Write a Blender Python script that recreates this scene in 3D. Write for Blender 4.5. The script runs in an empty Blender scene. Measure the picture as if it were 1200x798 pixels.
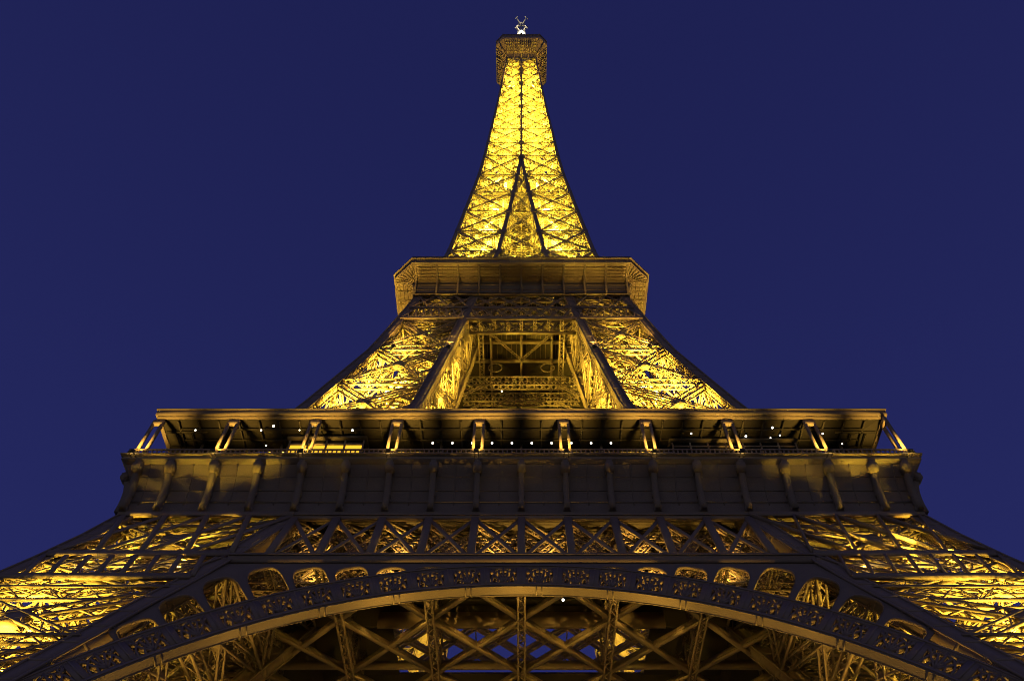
import bpy, math, random
import numpy as np

random.seed(7)
R = math.radians
scene = bpy.context.scene
col = scene.collection

# ------------------------------------------------------------------ camera
cam_data = bpy.data.cameras.new("camera")
cam = bpy.data.objects.new("camera", cam_data)
col.objects.link(cam)
cam.location = (0.0, -88.0, 1.6)
cam.rotation_euler = (R(90 + 54.5), 0, 0)
cam_data.sensor_fit = 'HORIZONTAL'
cam_data.sensor_width = 36.0
cam_data.lens = 985.0 / 1200.0 * 36.0
cam_data.shift_x = -11.0 / 1200.0
cam_data.clip_start = 0.5
cam_data.clip_end = 20000
scene.camera = cam

# ------------------------------------------------------------------ world: dusk sky, city glow at the horizon
world = bpy.data.worlds.new("World")
scene.world = world
world.use_nodes = True
nt = world.node_tree
for n in list(nt.nodes):
    nt.nodes.remove(n)
out = nt.nodes.new('ShaderNodeOutputWorld')
bg = nt.nodes.new('ShaderNodeBackground')
sky = nt.nodes.new('ShaderNodeTexSky')
sky.sky_type = 'NISHITA'
sky.sun_disc = False
sky.sun_elevation = R(-4.0)
sky.sun_rotation = R(200)
tc = nt.nodes.new('ShaderNodeTexCoord')
sep = nt.nodes.new('ShaderNodeSeparateXYZ')
ramp = nt.nodes.new('ShaderNodeValToRGB')
ramp.color_ramp.elements[0].position = 0.0
ramp.color_ramp.elements[0].color = (3.5, 3.5, 3.5, 1)
ramp.color_ramp.elements[1].position = 0.95
ramp.color_ramp.elements[1].color = (0.118, 0.140, 0.82, 1)
e = ramp.color_ramp.elements.new(0.16)
e.color = (1.7, 1.7, 1.9, 1)
e = ramp.color_ramp.elements.new(0.40)
e.color = (0.180, 0.220, 1.24, 1)
add = nt.nodes.new('ShaderNodeMix')
add.data_type = 'RGBA'
add.blend_type = 'ADD'
add.inputs[0].default_value = 1.0
nt.links.new(tc.outputs['Generated'], sep.inputs[0])
nt.links.new(sep.outputs['Z'], ramp.inputs[0])
nt.links.new(ramp.outputs[0], add.inputs[6])
nt.links.new(sky.outputs[0], add.inputs[7])
nt.links.new(add.outputs[2], bg.inputs[0])
bg.inputs[1].default_value = 0.10
nt.links.new(bg.outputs[0], out.inputs[0])

scene.view_settings.view_transform = 'Standard'
scene.view_settings.look = 'None'
scene.view_settings.exposure = 0.0
scene.view_settings.gamma = 1.0
scene.view_settings.use_curve_mapping = False
scene.render.engine = 'CYCLES'
scene.cycles.use_denoising = True
scene.cycles.denoising_prefilter = 'NONE'
scene.cycles.denoising_input_passes = 'RGB_ALBEDO_NORMAL'
scene.cycles.use_adaptive_sampling = False
scene.cycles.filter_width = 1.0
scene.cycles.max_bounces = 4
scene.cycles.diffuse_bounces = 2
scene.cycles.glossy_bounces = 2
scene.cycles.sample_clamp_indirect = 2.0
scene.cycles.use_light_tree = True

LAMP = (1.0, 0.66, 0.055)
ARCH_LAMP = (1.0, 0.58, 0.09)

# ------------------------------------------------------------------ materials
def new_mat(name):
    m = bpy.data.materials.new(name)
    m.use_nodes = True
    return m, m.node_tree, m.node_tree.nodes['Principled BSDF']

def painted(name, c0, c1, rough=0.55, scale=0.35, bump=0.15, metallic=0.0):
    m, t, p = new_mat(name)
    co = t.nodes.new('ShaderNodeTexCoord')
    n1 = t.nodes.new('ShaderNodeTexNoise'); n1.inputs['Scale'].default_value = scale
    n1.inputs['Detail'].default_value = 6
    n2 = t.nodes.new('ShaderNodeTexNoise'); n2.inputs['Scale'].default_value = scale * 12
    n2.inputs['Detail'].default_value = 4
    mx = t.nodes.new('ShaderNodeMix'); mx.data_type = 'RGBA'
    mx.inputs[6].default_value = (*c0, 1); mx.inputs[7].default_value = (*c1, 1)
    ad = t.nodes.new('ShaderNodeMath'); ad.operation = 'MULTIPLY_ADD'
    ad.inputs[1].default_value = 0.45
    t.links.new(co.outputs['Object'], n1.inputs['Vector'])
    t.links.new(co.outputs['Object'], n2.inputs['Vector'])
    mm = t.nodes.new('ShaderNodeMath'); mm.operation = 'MULTIPLY'; mm.inputs[1].default_value = 0.6
    t.links.new(n1.outputs[0], mm.inputs[0])
    t.links.new(n2.outputs[0], ad.inputs[0]); t.links.new(mm.outputs[0], ad.inputs[2])
    t.links.new(ad.outputs[0], mx.inputs[0])
    t.links.new(mx.outputs[2], p.inputs['Base Color'])
    p.inputs['Roughness'].default_value = rough
    p.inputs['Metallic'].default_value = metallic
    b = t.nodes.new('ShaderNodeBump'); b.inputs['Strength'].default_value = bump
    b.inputs['Distance'].default_value = 0.05
    t.links.new(n2.outputs[0], b.inputs['Height'])
    t.links.new(b.outputs[0], p.inputs['Normal'])
    return m

def glowing(name, colour, strength):
    m, t, p = new_mat(name)
    p.inputs['Base Color'].default_value = (*colour, 1)
    p.inputs['Emission Color'].default_value = (*colour, 1)
    p.inputs['Emission Strength'].default_value = strength
    n = t.nodes.new('ShaderNodeTexNoise'); n.inputs['Scale'].default_value = 9
    p.inputs['Roughness'].default_value = 0.3
    return m

IRON = painted('tower_paint', (0.20, 0.145, 0.105), (0.33, 0.25, 0.18))
PLATE = painted('tower_plate_paint', (0.17, 0.13, 0.095), (0.27, 0.21, 0.155), 0.8, 0.9, 0.6)
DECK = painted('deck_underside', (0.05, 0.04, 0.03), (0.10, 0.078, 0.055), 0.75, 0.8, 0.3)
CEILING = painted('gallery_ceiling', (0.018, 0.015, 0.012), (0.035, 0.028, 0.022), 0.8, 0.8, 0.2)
DARKGLASS = painted('dark_glass', (0.012, 0.012, 0.014), (0.03, 0.028, 0.026), 0.2, 0.6, 0.03)
STONE = painted('pier_stone', (0.28, 0.25, 0.20), (0.40, 0.36, 0.30), 0.85, 1.2, 0.5)
GROUND = painted('ground_gravel', (0.10, 0.085, 0.065), (0.19, 0.165, 0.125), 0.9, 0.15, 0.5)
HOUSING = painted('lamp_housing', (0.03, 0.03, 0.03), (0.06, 0.055, 0.05), 0.5, 3.0, 0.1)
LENS = glowing('floodlight_lens', (1.0, 0.72, 0.25), 25.0)
BULB = glowing('white_bulb', (1.0, 0.93, 0.78), 5.0)
WARMWIN = glowing('lit_window', (1.0, 0.52, 0.03), 1.3)
MAST = painted('mast_paint', (0.45, 0.42, 0.36), (0.60, 0.56, 0.48), 0.4, 2.0, 0.05)

# ------------------------------------------------------------------ mesh builder (numpy)
class MB:
    def __init__(self):
        self.v = []; self.f = []; self.n = 0
    def raw(self, v, f):
        v = np.asarray(v, float).reshape(-1, 3); f = np.asarray(f, int).reshape(-1, 4)
        self.v.append(v); self.f.append(f + self.n); self.n += len(v)
    def beams(self, P0, P1, w, h, up):
        P0 = np.atleast_2d(np.asarray(P0, float)); P1 = np.atleast_2d(np.asarray(P1, float))
        k = len(P0)
        if k == 0: return
        d = P1 - P0
        d /= np.maximum(np.linalg.norm(d, axis=1, keepdims=True), 1e-9)
        up = np.broadcast_to(np.asarray(up, float), d.shape)
        s = np.cross(d, up)
        ln = np.linalg.norm(s, axis=1, keepdims=True)
        bad = ln[:, 0] < 1e-4
        if bad.any():
            s[bad] = np.cross(d[bad], np.array([0.31, 0.9, 0.27])); ln = np.linalg.norm(s, axis=1, keepdims=True)
        s /= ln
        u = np.cross(s, d)
        w = np.broadcast_to(np.asarray(w, float), (k,))[:, None] / 2
        h = np.broadcast_to(np.asarray(h, float), (k,))[:, None] / 2
        V = np.stack([P0 - s*w - u*h, P0 + s*w - u*h, P0 + s*w + u*h, P0 - s*w + u*h,
                      P1 - s*w - u*h, P1 + s*w - u*h, P1 + s*w + u*h, P1 - s*w + u*h], 1)
        q = np.array([[0,1,5,4],[1,2,6,5],[2,3,7,6],[3,0,4,7],[3,2,1,0],[4,5,6,7]])
        F = (np.arange(k)[:, None, None] * 8 + q[None]).reshape(-1, 4)
        self.raw(V.reshape(-1, 3), F)
    def beam(self, a, b, w, h, up=(0, 0, 1)):
        self.beams([a], [b], w, h, up)
    def box(self, lo, hi):
        x0, y0, z0 = lo; x1, y1, z1 = hi
        self.hexa([(x0,y0,z0),(x1,y0,z0),(x1,y1,z0),(x0,y1,z0)], [(x0,y0,z1),(x1,y0,z1),(x1,y1,z1),(x0,y1,z1)])
    def hexa(self, a, b):
        self.raw(list(a) + list(b), [[3,2,1,0],[4,5,6,7],[0,1,5,4],[1,2,6,5],[2,3,7,6],[3,0,4,7]])
    def zig(self, a, b, off, n, w, h, up, cross=False):
        """lacing between the lines a-b shifted by +off and -off"""
        a = np.asarray(a, float); b = np.asarray(b, float); off = np.asarray(off, float)
        t = np.linspace(0, 1, n + 1)[:, None]
        p = a + (b - a) * t
        sg = np.where(np.arange(n + 1) % 2 == 0, 1, -1)[:, None]
        q = p + off * sg
        self.beams(q[:-1], q[1:], w, h, up)
        if cross:
            q = p - off * sg
            self.beams(q[:-1], q[1:], w, h, up)
    def truss(self, a, b, w, h, up=(0, 0, 1), ch=0.16, pitch=None, lace=0.1, cross=False, sides=True):
        """square lattice girder: four corner angles laced on four sides"""
        a = np.asarray(a, float); b = np.asarray(b, float)
        d = b - a; L = np.linalg.norm(d); d /= L
        s = np.cross(d, up); 
        if np.linalg.norm(s) < 1e-4: s = np.cross(d, (0.3, 1, 0.2))
        s /= np.linalg.norm(s); u = np.cross(s, d)
        n = max(2, int(round(L / (pitch or max(w, h)))))
        W = s * (w / 2); H = u * (h / 2)
        for i in (-1, 1):
            for j in (-1, 1):
                self.beam(a + i*W + j*H, b + i*W + j*H, ch, ch, u)
        for j in (-1, 1):
            self.zig(a + j*H, b + j*H, W, n, lace, 0.03, u, cross)
        if sides:
            for i in (-1, 1):
                self.zig(a + i*W, b + i*W, H, n, lace, 0.03, s, cross)
    def flat(self, a, b, w, up, ch=0.12, pitch=None, lace=0.09, cross=True, d=0.12):
        """flat lattice bar: two flanges with zigzag lacing, lying across `up`"""
        a = np.asarray(a, float); b = np.asarray(b, float)
        dd = b - a; L = np.linalg.norm(dd); dd /= L
        s = np.cross(dd, up); s /= np.linalg.norm(s); u = np.cross(s, dd)
        for i in (-1, 1):
            self.beam(a + i*s*w/2, b + i*s*w/2, ch, d, u)
        self.zig(a, b, s*w/2, max(2, int(round(L/(pitch or w)))), lace, 0.03, u, cross)
    def sweep(self, pts, S, U):
        """rectangular bar through pts; S and U are half-size vectors (one, or one per point)"""
        pts = np.asarray(pts, float); k = len(pts)
        S = np.broadcast_to(np.asarray(S, float), pts.shape); U = np.broadcast_to(np.asarray(U, float), pts.shape)
        V = np.stack([pts - S - U, pts + S - U, pts + S + U, pts - S + U], 1).reshape(-1, 3)
        F = []
        for i in range(k - 1):
            o = i * 4
            for j in range(4):
                F.append([o + j, o + (j + 1) % 4, o + 4 + (j + 1) % 4, o + 4 + j])
        F.append([3, 2, 1, 0]); o = (k - 1) * 4; F.append([o, o + 1, o + 2, o + 3])
        self.raw(V, F)
    def sheet(self, A, B):
        """strip of quads between two equally long point rows"""
        A = np.asarray(A, float); B = np.asarray(B, float); k = len(A)
        F = [[i, i + 1, k + i + 1, k + i] for i in range(k - 1)]
        self.raw(np.vstack([A, B]), F)
    def disc_x(self, c, r, half, n=14):
        """short drum with its axis along x"""
        c = np.asarray(c, float)
        an = np.linspace(0, 2*math.pi, n, endpoint=False)
        ring = np.stack([np.zeros(n), np.cos(an)*r, np.sin(an)*r], 1)
        A = c + ring - [half, 0, 0]; B = c + ring + [half, 0, 0]
        V = np.vstack([A, B, [c - [half, 0, 0]], [c + [half, 0, 0]]])
        F = [[i, (i+1) % n, n + (i+1) % n, n + i] for i in range(n)]
        F += [[2*n, (i+1) % n, i, i] for i in range(n)] if False else []
        for i in range(0, n, 2):
            F.append([2*n, (i+2) % n, (i+1) % n, i]); F.append([2*n+1, n+i, n+(i+1) % n, n+(i+2) % n])
        self.raw(V, F)
    def lathe(self, prof, c=(0, 0, 0), n=24):
        an = np.linspace(0, 2*math.pi, n, endpoint=False)
        V = np.vstack([np.stack([c[0] + np.cos(an)*r, c[1] + np.sin(an)*r, np.full(n, c[2] + z)], 1) for r, z in prof])
        F = []
        for k in range(len(prof) - 1):
            for i in range(n):
                F.append([k*n+i, k*n+(i+1) % n, (k+1)*n+(i+1) % n, (k+1)*n+i])
        self.raw(V, F)
    def build(self, name, mat, parent=None, loc=None):
        v = np.vstack(self.v).astype(np.float32); f = np.vstack(self.f).astype(np.int32)
        me = bpy.data.meshes.new(name)
        me.vertices.add(len(v)); me.vertices.foreach_set('co', v.ravel())
        me.loops.add(f.size); me.loops.foreach_set('vertex_index', f.ravel())
        me.polygons.add(len(f))
        me.polygons.foreach_set('loop_start', np.arange(0, f.size, 4, dtype=np.int32))
        me.update(calc_edges=True)
        me.validate()
        me.materials.append(mat)
        o = bpy.data.objects.new(name, me)
        col.objects.link(o)
        if parent is not None: o.parent = parent
        if loc is not None: o.location = loc
        return o

def tag(o, label=None, cat=None, group=None, kind=None):
    if label: o['label'] = label
    if cat: o['category'] = cat
    if group: o['group'] = group
    if kind: o['kind'] = kind
    return o

def copy_tree(o, parent):
    c = o.copy(); col.objects.link(c); c.parent = parent
    for ch in list(o.children):
        copy_tree(ch, c)
    return c

def four(o, tower):
    """the same piece on the other three faces of the tower"""
    res = [o]
    for k in (1, 2, 3):
        c = copy_tree(o, tower); c.rotation_euler = (0, 0, k * math.pi / 2); res.append(c)
    return res

# ------------------------------------------------------------------ tower profile (metres)
ZP = np.array([0, 20, 30, 41.7, 47.5, 50, 51.6, 57, 62.8, 74.2, 83.7, 94.4, 110, 129.8, 151.5, 179.3, 209, 230.7, 265.5, 276])
WP = np.array([62.5, 50.5, 44.8, 38.4, 35.8, 34.8, 34.2, 31.9, 30.2, 26.1, 23.5, 20.6, 17.4, 13.75, 11.75, 9.3, 7.8, 6.7, 5.2, 4.9])
ZI = np.array([0, 29.2, 34.5, 37.6, 45.4, 51.9, 57, 76, 95, 113, 134, 151, 166, 178, 186])
VI = np.array([38.5, 28.7, 26.6, 25.5, 22.1, 19.1, 17.6, 12.2, 9.9, 7.5, 4.2, 2.7, 1.5, 0.6, 0.0])
def w(z): return float(np.interp(z, ZP, WP))
def vi(z): return float(np.interp(z, ZI, VI))
def fy(z, d=0.0): return -w(z) + d          # the front face of the tower

# ------------------------------------------------------------------ ground
g = MB()
g.sheet([(-6000, -6000, 0), (6000, -6000, 0)], [(-6000, 6000, 0), (6000, 6000, 0)])
tag(g.build('ground', GROUND), kind='structure')

tower = bpy.data.objects.new('lattice_tower', None)
col.objects.link(tower)
tag(tower, 'tall brown iron lattice tower floodlit yellow from within, with great arch and two galleries', 'tower')

# ------------------------------------------------------------------ legs
def rafter(mb, fx, fyy, zs, hw):
    """box column following the leg edge, with battens along its faces"""
    P = np.array([(fx(z), fyy(z), z) for z in zs])
    mb.sweep(P, (hw, 0, 0), (0, hw, 0))
    # flange strips along the four corners
    for sx in (-1, 1):
        for sy in (-1, 1):
            mb.sweep(P + np.array([sx*hw, sy*hw, 0]), (0.09, 0, 0), (0, 0.09, 0))
    # battens
    t = np.arange(zs[0] + 1, zs[-1], 1.9)
    for z in t:
        x, y = fx(z), fyy(z)
        mb.box((x - hw - .05, y - hw - .05, z - .12), (x + hw + .05, y + hw + .05, z + .12))

def make_leg(name, z0, z1, hw, nodes, tw, extra=True, pitch=1.15):
    zs = np.linspace(z0, z1, 15)
    O = lambda z: -(w(z) - hw)
    I = lambda z: -vi(z)
    mb = MB()
    for fx, fyy in ((O, O), (O, I), (I, O), (I, I)):
        rafter(mb, fx, fyy, zs, hw)
    leg = mb.build(name, IRON, tower)
    # faces of the leg: front (y=O), left (x=O), rear (y=I), right (x=I)
    faces = [
        (lambda z: np.array([O(z), O(z), z]), lambda z: np.array([I(z), O(z), z]), (0, -1, .4)),
        (lambda z: np.array([O(z), O(z), z]), lambda z: np.array([O(z), I(z), z]), (-1, 0, .4)),
        (lambda z: np.array([O(z), I(z), z]), lambda z: np.array([I(z), I(z), z]), (0, 1, -.3)),
        (lambda z: np.array([I(z), O(z), z]), lambda z: np.array([I(z), I(z), z]), (1, 0, -.3)),
    ]
    for A, B, up in faces:
        for a, b in zip(nodes[:-1], nodes[1:]):
            mb = MB()
            mb.truss(A(a), B(b), tw, tw*.8, up, 0.17, pitch, 0.12)
            mb.truss(B(a), A(b), tw, tw*.8, up, 0.17, pitch, 0.12)
            c = (A(a) + B(a) + A(b) + B(b)) / 4
            e1 = (B(a) - A(a)); e1 /= np.linalg.norm(e1)
            mb.beam(c - e1*tw*.9, c + e1*tw*.9, tw*1.6, tw*.9, up)
            # secondary half-panel struts
            m1 = (A(a) + A(b)) / 2; m2 = (B(a) + B(b)) / 2
            mb.flat(m1, (A(a) + B(a))/2, tw*.6, up, .12, pitch, .09)
            mb.flat(m2, (A(a) + B(a))/2, tw*.6, up, .12, pitch, .09)
            mb.build('cross_bracing', IRON, leg)
        for a in nodes:
            mb = MB()
            mb.truss(A(a), B(a), tw*1.0, tw*1.25, (0, 0, 1), 0.2, pitch*1.3, 0.12)
            mb.build('horizontal_girder', IRON, leg)
    # level frames (horizontal diagonals inside the leg)
    for a in nodes:
        mb = MB()
        p = [np.array([O(a), O(a), a]), np.array([I(a), O(a), a]), np.array([I(a), I(a), a]), np.array([O(a), I(a), a])]
        mb.truss(p[0], p[2], tw*.7, tw*.7, (0, 0, 1), .14, pitch*1.2, .1)
        mb.truss(p[1], p[3], tw*.7, tw*.7, (0, 0, 1), .14, pitch*1.2, .1)
        q = [(p[i] + p[(i+1) % 4])/2 for i in range(4)]
        for i in range(4):
            mb.beam(q[i], q[(i+1) % 4], .22, .3)
        mb.build('level_frame', IRON, leg)
    # lift track: two inclined girders with sleepers, and the stair flights beside it
    mb = MB()
    C = lambda z, dx, dy: np.array([(O(z) + I(z))/2 + dx, (O(z) + I(z))/2 + dy, z])
    for dx, dy in ((-1.6, -1.6), (1.6, -1.6), (-1.6, 1.6), (1.6, 1.6)):
        mb.truss(C(z0, dx, dy), C(z1, dx, dy), .5, .9, (1, 1, 0), .13, .9, .08)
    for z in np.arange(z0 + 1, z1 - .5, 1.3):
        mb.beam(C(z, -1.8, -1.8), C(z, 1.8, -1.8), .22, .25)
        mb.beam(C(z, -1.8, 1.8), C(z, 1.8, 1.8), .22, .25)
        mb.beam(C(z, -1.8, -1.8), C(z, -1.8, 1.8), .12, .15)
    mb.build('lift_track', IRON, leg)
    mb = MB()
    zz = z0 + 1.0; k = 0
    while zz < z1 - 3:
        s = 1 if k % 2 == 0 else -1
        a = C(zz, 3.0 - 2.2*s, -3.2); b = C(zz + 2.6, 3.0 + 2.2*s, -3.2)
        for dy in (-.5, .5):
            mb.beam(a + (0, dy, 0), b + (0, dy, 0), .08, .3)
            mb.beam(a + (0, dy, 1.0), b + (0, dy, 1.0), .06, .06)
        t = np.linspace(0, 1, 12)[:, None]
        p = a + (b - a)*t
        mb.beams(p - [0, .5, 0], p + [0, .5, 0], .26, .05, (0, 0, 1))
        mb.box(tuple(b - [.8, .9, .06]), tuple(b + [.8, .9, .0]))
        zz += 2.6; k += 1
    mb.build('stair', IRON, leg)
    return leg

leg = make_leg('lower_leg', 1.2, 51.6, 0.72, [2.0, 11.5, 22, 32.8, 39.2, 44.2, 50.6], 0.9)
mb = MB()
for cx_, cy_ in ((-w(0)+.72, -w(0)+.72), (-w(0)+.72, -vi(0)), (-vi(0), -w(0)+.72), (-vi(0), -vi(0))):
    mb.hexa([(cx_-3, cy_-3, -.02), (cx_+3, cy_-3, -.02), (cx_+3, cy_+3, -.02), (cx_-3, cy_+3, -.02)],
            [(cx_-1.8, cy_-1.8, 2.2), (cx_+2.4, cy_-1.8, 2.2), (cx_+2.4, cy_+2.4, 2.2), (cx_-1.8, cy_+2.4, 2.2)])
mb.build('masonry_pier', STONE, leg)

# dark band of flat bars on the two outer faces of each leg, under the gallery
mb = MB()
def band_face(P):
    # P(s, z): s in 0..1 across the leg face from outer to inner edge, pushed just proud of it
    for z, h in ((51.2, .5), (44.6, .55), (41.2, .5)):
        mb.beam(P(0, z), P(1, z), .3, h, (0, 0, 1))
    n = 4
    for k in range(n):
        a, b = k / n, (k + 1) / n
        mb.beam(P(a, 51), P(b, 44.8), .45, .16, (0, -1, .4))
        mb.beam(P(b, 51), P(a, 44.8), .45, .10, (0, -1, .4))
    n = 8
    for k in range(n):
        a, b = k / n, (k + 1) / n
        mb.beam(P(a, 44.4), P(b, 41.3), .36, .16, (0, -1, .4))
        if k % 2: mb.beam(P(b, 44.4), P(a, 41.3), .14, .12, (0, -1, .4))
band_face(lambda s, z: np.array([-(w(z) - .7)*(1-s) - vi(z)*s, -w(z) - .10, z]))
band_face(lambda s, z: np.array([-w(z) - .10, -(w(z) - .7)*(1-s) - vi(z)*s, z]))
mb.build('lattice_band', IRON, leg)
four(leg, tower)

# ------------------------------------------------------------------ great arch on each face
ZC, RI, RE = 7.75, 32.0, 35.3
DEP = np.array([0, .8872, -.4613])              # into the tower, square to the leaning face
NRM = -DEP
def A(r, a, d=0.0):
    x = r * math.sin(a); z = ZC + r * math.cos(a)
    return np.array([x, -39.3 + .52*(z - 40.0), z]) + DEP * d
DA = math.radians(4.47)
NM = 14
arch_d = .60
mb = MB()
an = np.linspace(-NM*DA, NM*DA, 105)
def ring(r0, r1, d0, d1):
    P = np.array([(A(r0, a, d0) + A(r1, a, d0) + A(r0, a, d1) + A(r1, a, d1))/4 for a in an])
    Rv = np.array([(A(r1, a, d0) - A(r0, a, d0))/2 for a in an])
    mb.sweep(P, Rv, DEP*(d1 - d0)/2)
for d0, d1 in ((-.12, .12), (arch_d - .2, arch_d - .02)):
    ring(RI, RI + .42, d0, d1)
    ring(RE - .38, RE, d0, d1)
ring(RI + .08, RI + .24, -.20, -.13)
ring(RE - .3, RE - .14, -.20, -.13)
# posts between frieze panels
for k in range(-NM, NM + 1):
    for d0 in (0.0, arch_d - .14):
        a = k * DA
        mb.beam(A(RI + .42, a, d0), A(RE - .38, a, d0), .72, .2, NRM)
    mb.beam(A(RI + .42, k*DA, -.13), A(RE - .38, k*DA, -.13), .12, .08, NRM)
arch = mb.build('arch', IRON, tower)
# soffit
mb = MB()
P0 = np.array([A(RI - .04, a, -.14) for a in an]); P1 = np.array([A(RI - .04, a, arch_d) for a in an])
Q0 = np.array([A(RI - .002, a, -.14) for a in an]); Q1 = np.array([A(RI - .002, a, arch_d) for a in an])
mb.sheet(P1, P0); mb.sheet(P0, Q0); mb.sheet(Q1, P1)
for k in range(-NM, NM, 2):
    for e in (-.006, .006):
        a = (k + .5) * DA + e
        mb.beam(A(RI - .07, a, -.1), A(RI - .07, a, arch_d - .05), .09, .08, (A(40, a) - A(30, a)))
for d0, d1 in ((-.13, -.08), (arch_d - .07, arch_d - .02)):
    ring(RI - .075, RI - .045, d0, d1)
mb.build('soffit', PLATE, arch)
# frieze panels with their scroll lattice
for k in range(-NM, NM):
    mb = MB()
    a0, a1 = k*DA, (k + 1)*DA
    r0, r1 = RI + .42, RE - .38
    m0, m1 = .36/34, .36/34
    def T(u, v, d): return A(r0 + (r1 - r0)*v, a0 + m0 + (a1 - a0 - m0 - m1)*u, d)
    for d in (0.0, arch_d - .14):
        def line(pts, t):
            for p, q in zip(pts[:-1], pts[1:]):
                mb.beam(T(*p, d), T(*q, d), t, .22, NRM)
        line([(.5, 0), (.5, 1)], .12)
        line([(0, .04), (1, .04)], .12); line([(0, .96), (1, .96)], .12)
        fan = [(.5 + .46*math.cos(t), .06 + .80*math.sin(t)) for t in np.linspace(0, math.pi, 11)]
        line(fan, .12)
        line([(.5 + .24*math.cos(t), .06 + .42*math.sin(t)) for t in np.linspace(0, math.pi, 8)], .10)
        for t in (.22, .36, .64, .78):
            line([(.5, .06), (.5 + .46*math.cos(t*math.pi), .06 + .80*math.sin(t*math.pi))], .12)
        line([(0, .94), (.18, .62)], .11); line([(1, .94), (.82, .62)], .11)
        line([(.10 + .08*math.cos(t), .82 + .10*math.sin(t)) for t in np.linspace(0, 6.283, 8)], .09)
        line([(.90 + .08*math.cos(t), .82 + .10*math.sin(t)) for t in np.linspace(0, 6.283, 8)], .09)
    mb.build('frieze_panel', IRON, arch)
# spandrel plate with its arcade of openings
ZB = 43.55
def rmax(a):
    """radius at which the plate meets the girder above or the leg's inner edge"""
    r = (ZB - ZC) / math.cos(a)
    lo, hi = 30.0, 60.0
    for _ in range(40):
        m = (lo + hi)/2
        z = ZC + m*math.cos(a); x = abs(m*math.sin(a))
        if x > vi(z) - .35: hi = m
        else: lo = m
    return max(RE + .02, min(r, lo))
SPD0, SPD1 = .04, .15
mb = MB(); rims = []
NC = 40
for k in range(-10, 10):
    trims = MB()
    a0, a1 = k*DA, (k + 1)*DA
    lim = min(rmax(a0 + DA*.2), rmax(a0 + DA*.5), rmax(a0 + DA*.8)) - RE
    hop = min(4.6, lim - .5)
    pill = .08
    cols = np.linspace(0, 1, NC + 1)
    top = []
    for c_ in cols:
        u = (c_ - pill)/(1 - 2*pill)
        if hop > .25 and 0 <= u <= 1:
            q = abs(2*u - 1)
            hgt = hop * (1 - q**3.6*.999)**(1/3.4) if hop > 1.2 else hop*(1 - q*q*.999)**.5
        else: hgt = 0
        top.append(RE + max(hgt, 0))
    for i in range(NC):
        aa, ab = a0 + DA*cols[i], a0 + DA*cols[i+1]
        ra, rb = top[i], top[i+1]
        Ra, Rb = max(rmax(aa), ra + .02), max(rmax(ab), rb + .02)
        if Ra - ra < .05 and Rb - rb < .05: continue
        mb.sheet([A(ra, aa, SPD0), A(rb, ab, SPD0)], [A(Ra, aa, SPD0), A(Rb, ab, SPD0)])
        mb.sheet([A(ra, aa, SPD1), A(rb, ab, SPD1)], [A(Ra, aa, SPD1), A(Rb, ab, SPD1)])
        mb.sheet([A(ra, aa, SPD0), A(rb, ab, SPD0)], [A(ra, aa, SPD1), A(rb, ab, SPD1)])
        mb.sheet([A(Ra, aa, SPD0), A(Rb, ab, SPD0)], [A(Ra, aa, SPD1), A(Rb, ab, SPD1)])
        if ra > RE + .01 or rb > RE + .01:
            trims.hexa([A(ra - .05, aa, -.05), A(rb - .05, ab, -.05), A(rb + .09, ab, -.05), A(ra + .09, aa, -.05)],
                       [A(ra - .05, aa, .18), A(rb - .05, ab, .18), A(rb + .09, ab, .18), A(ra + .09, aa, .18)])
    if trims.v: rims.append(trims)
sp = mb.build('spandrel_plate', PLATE, arch)
for t_ in rims: t_.build('opening_rim', IRON, arch)
four(arch, tower)

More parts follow.
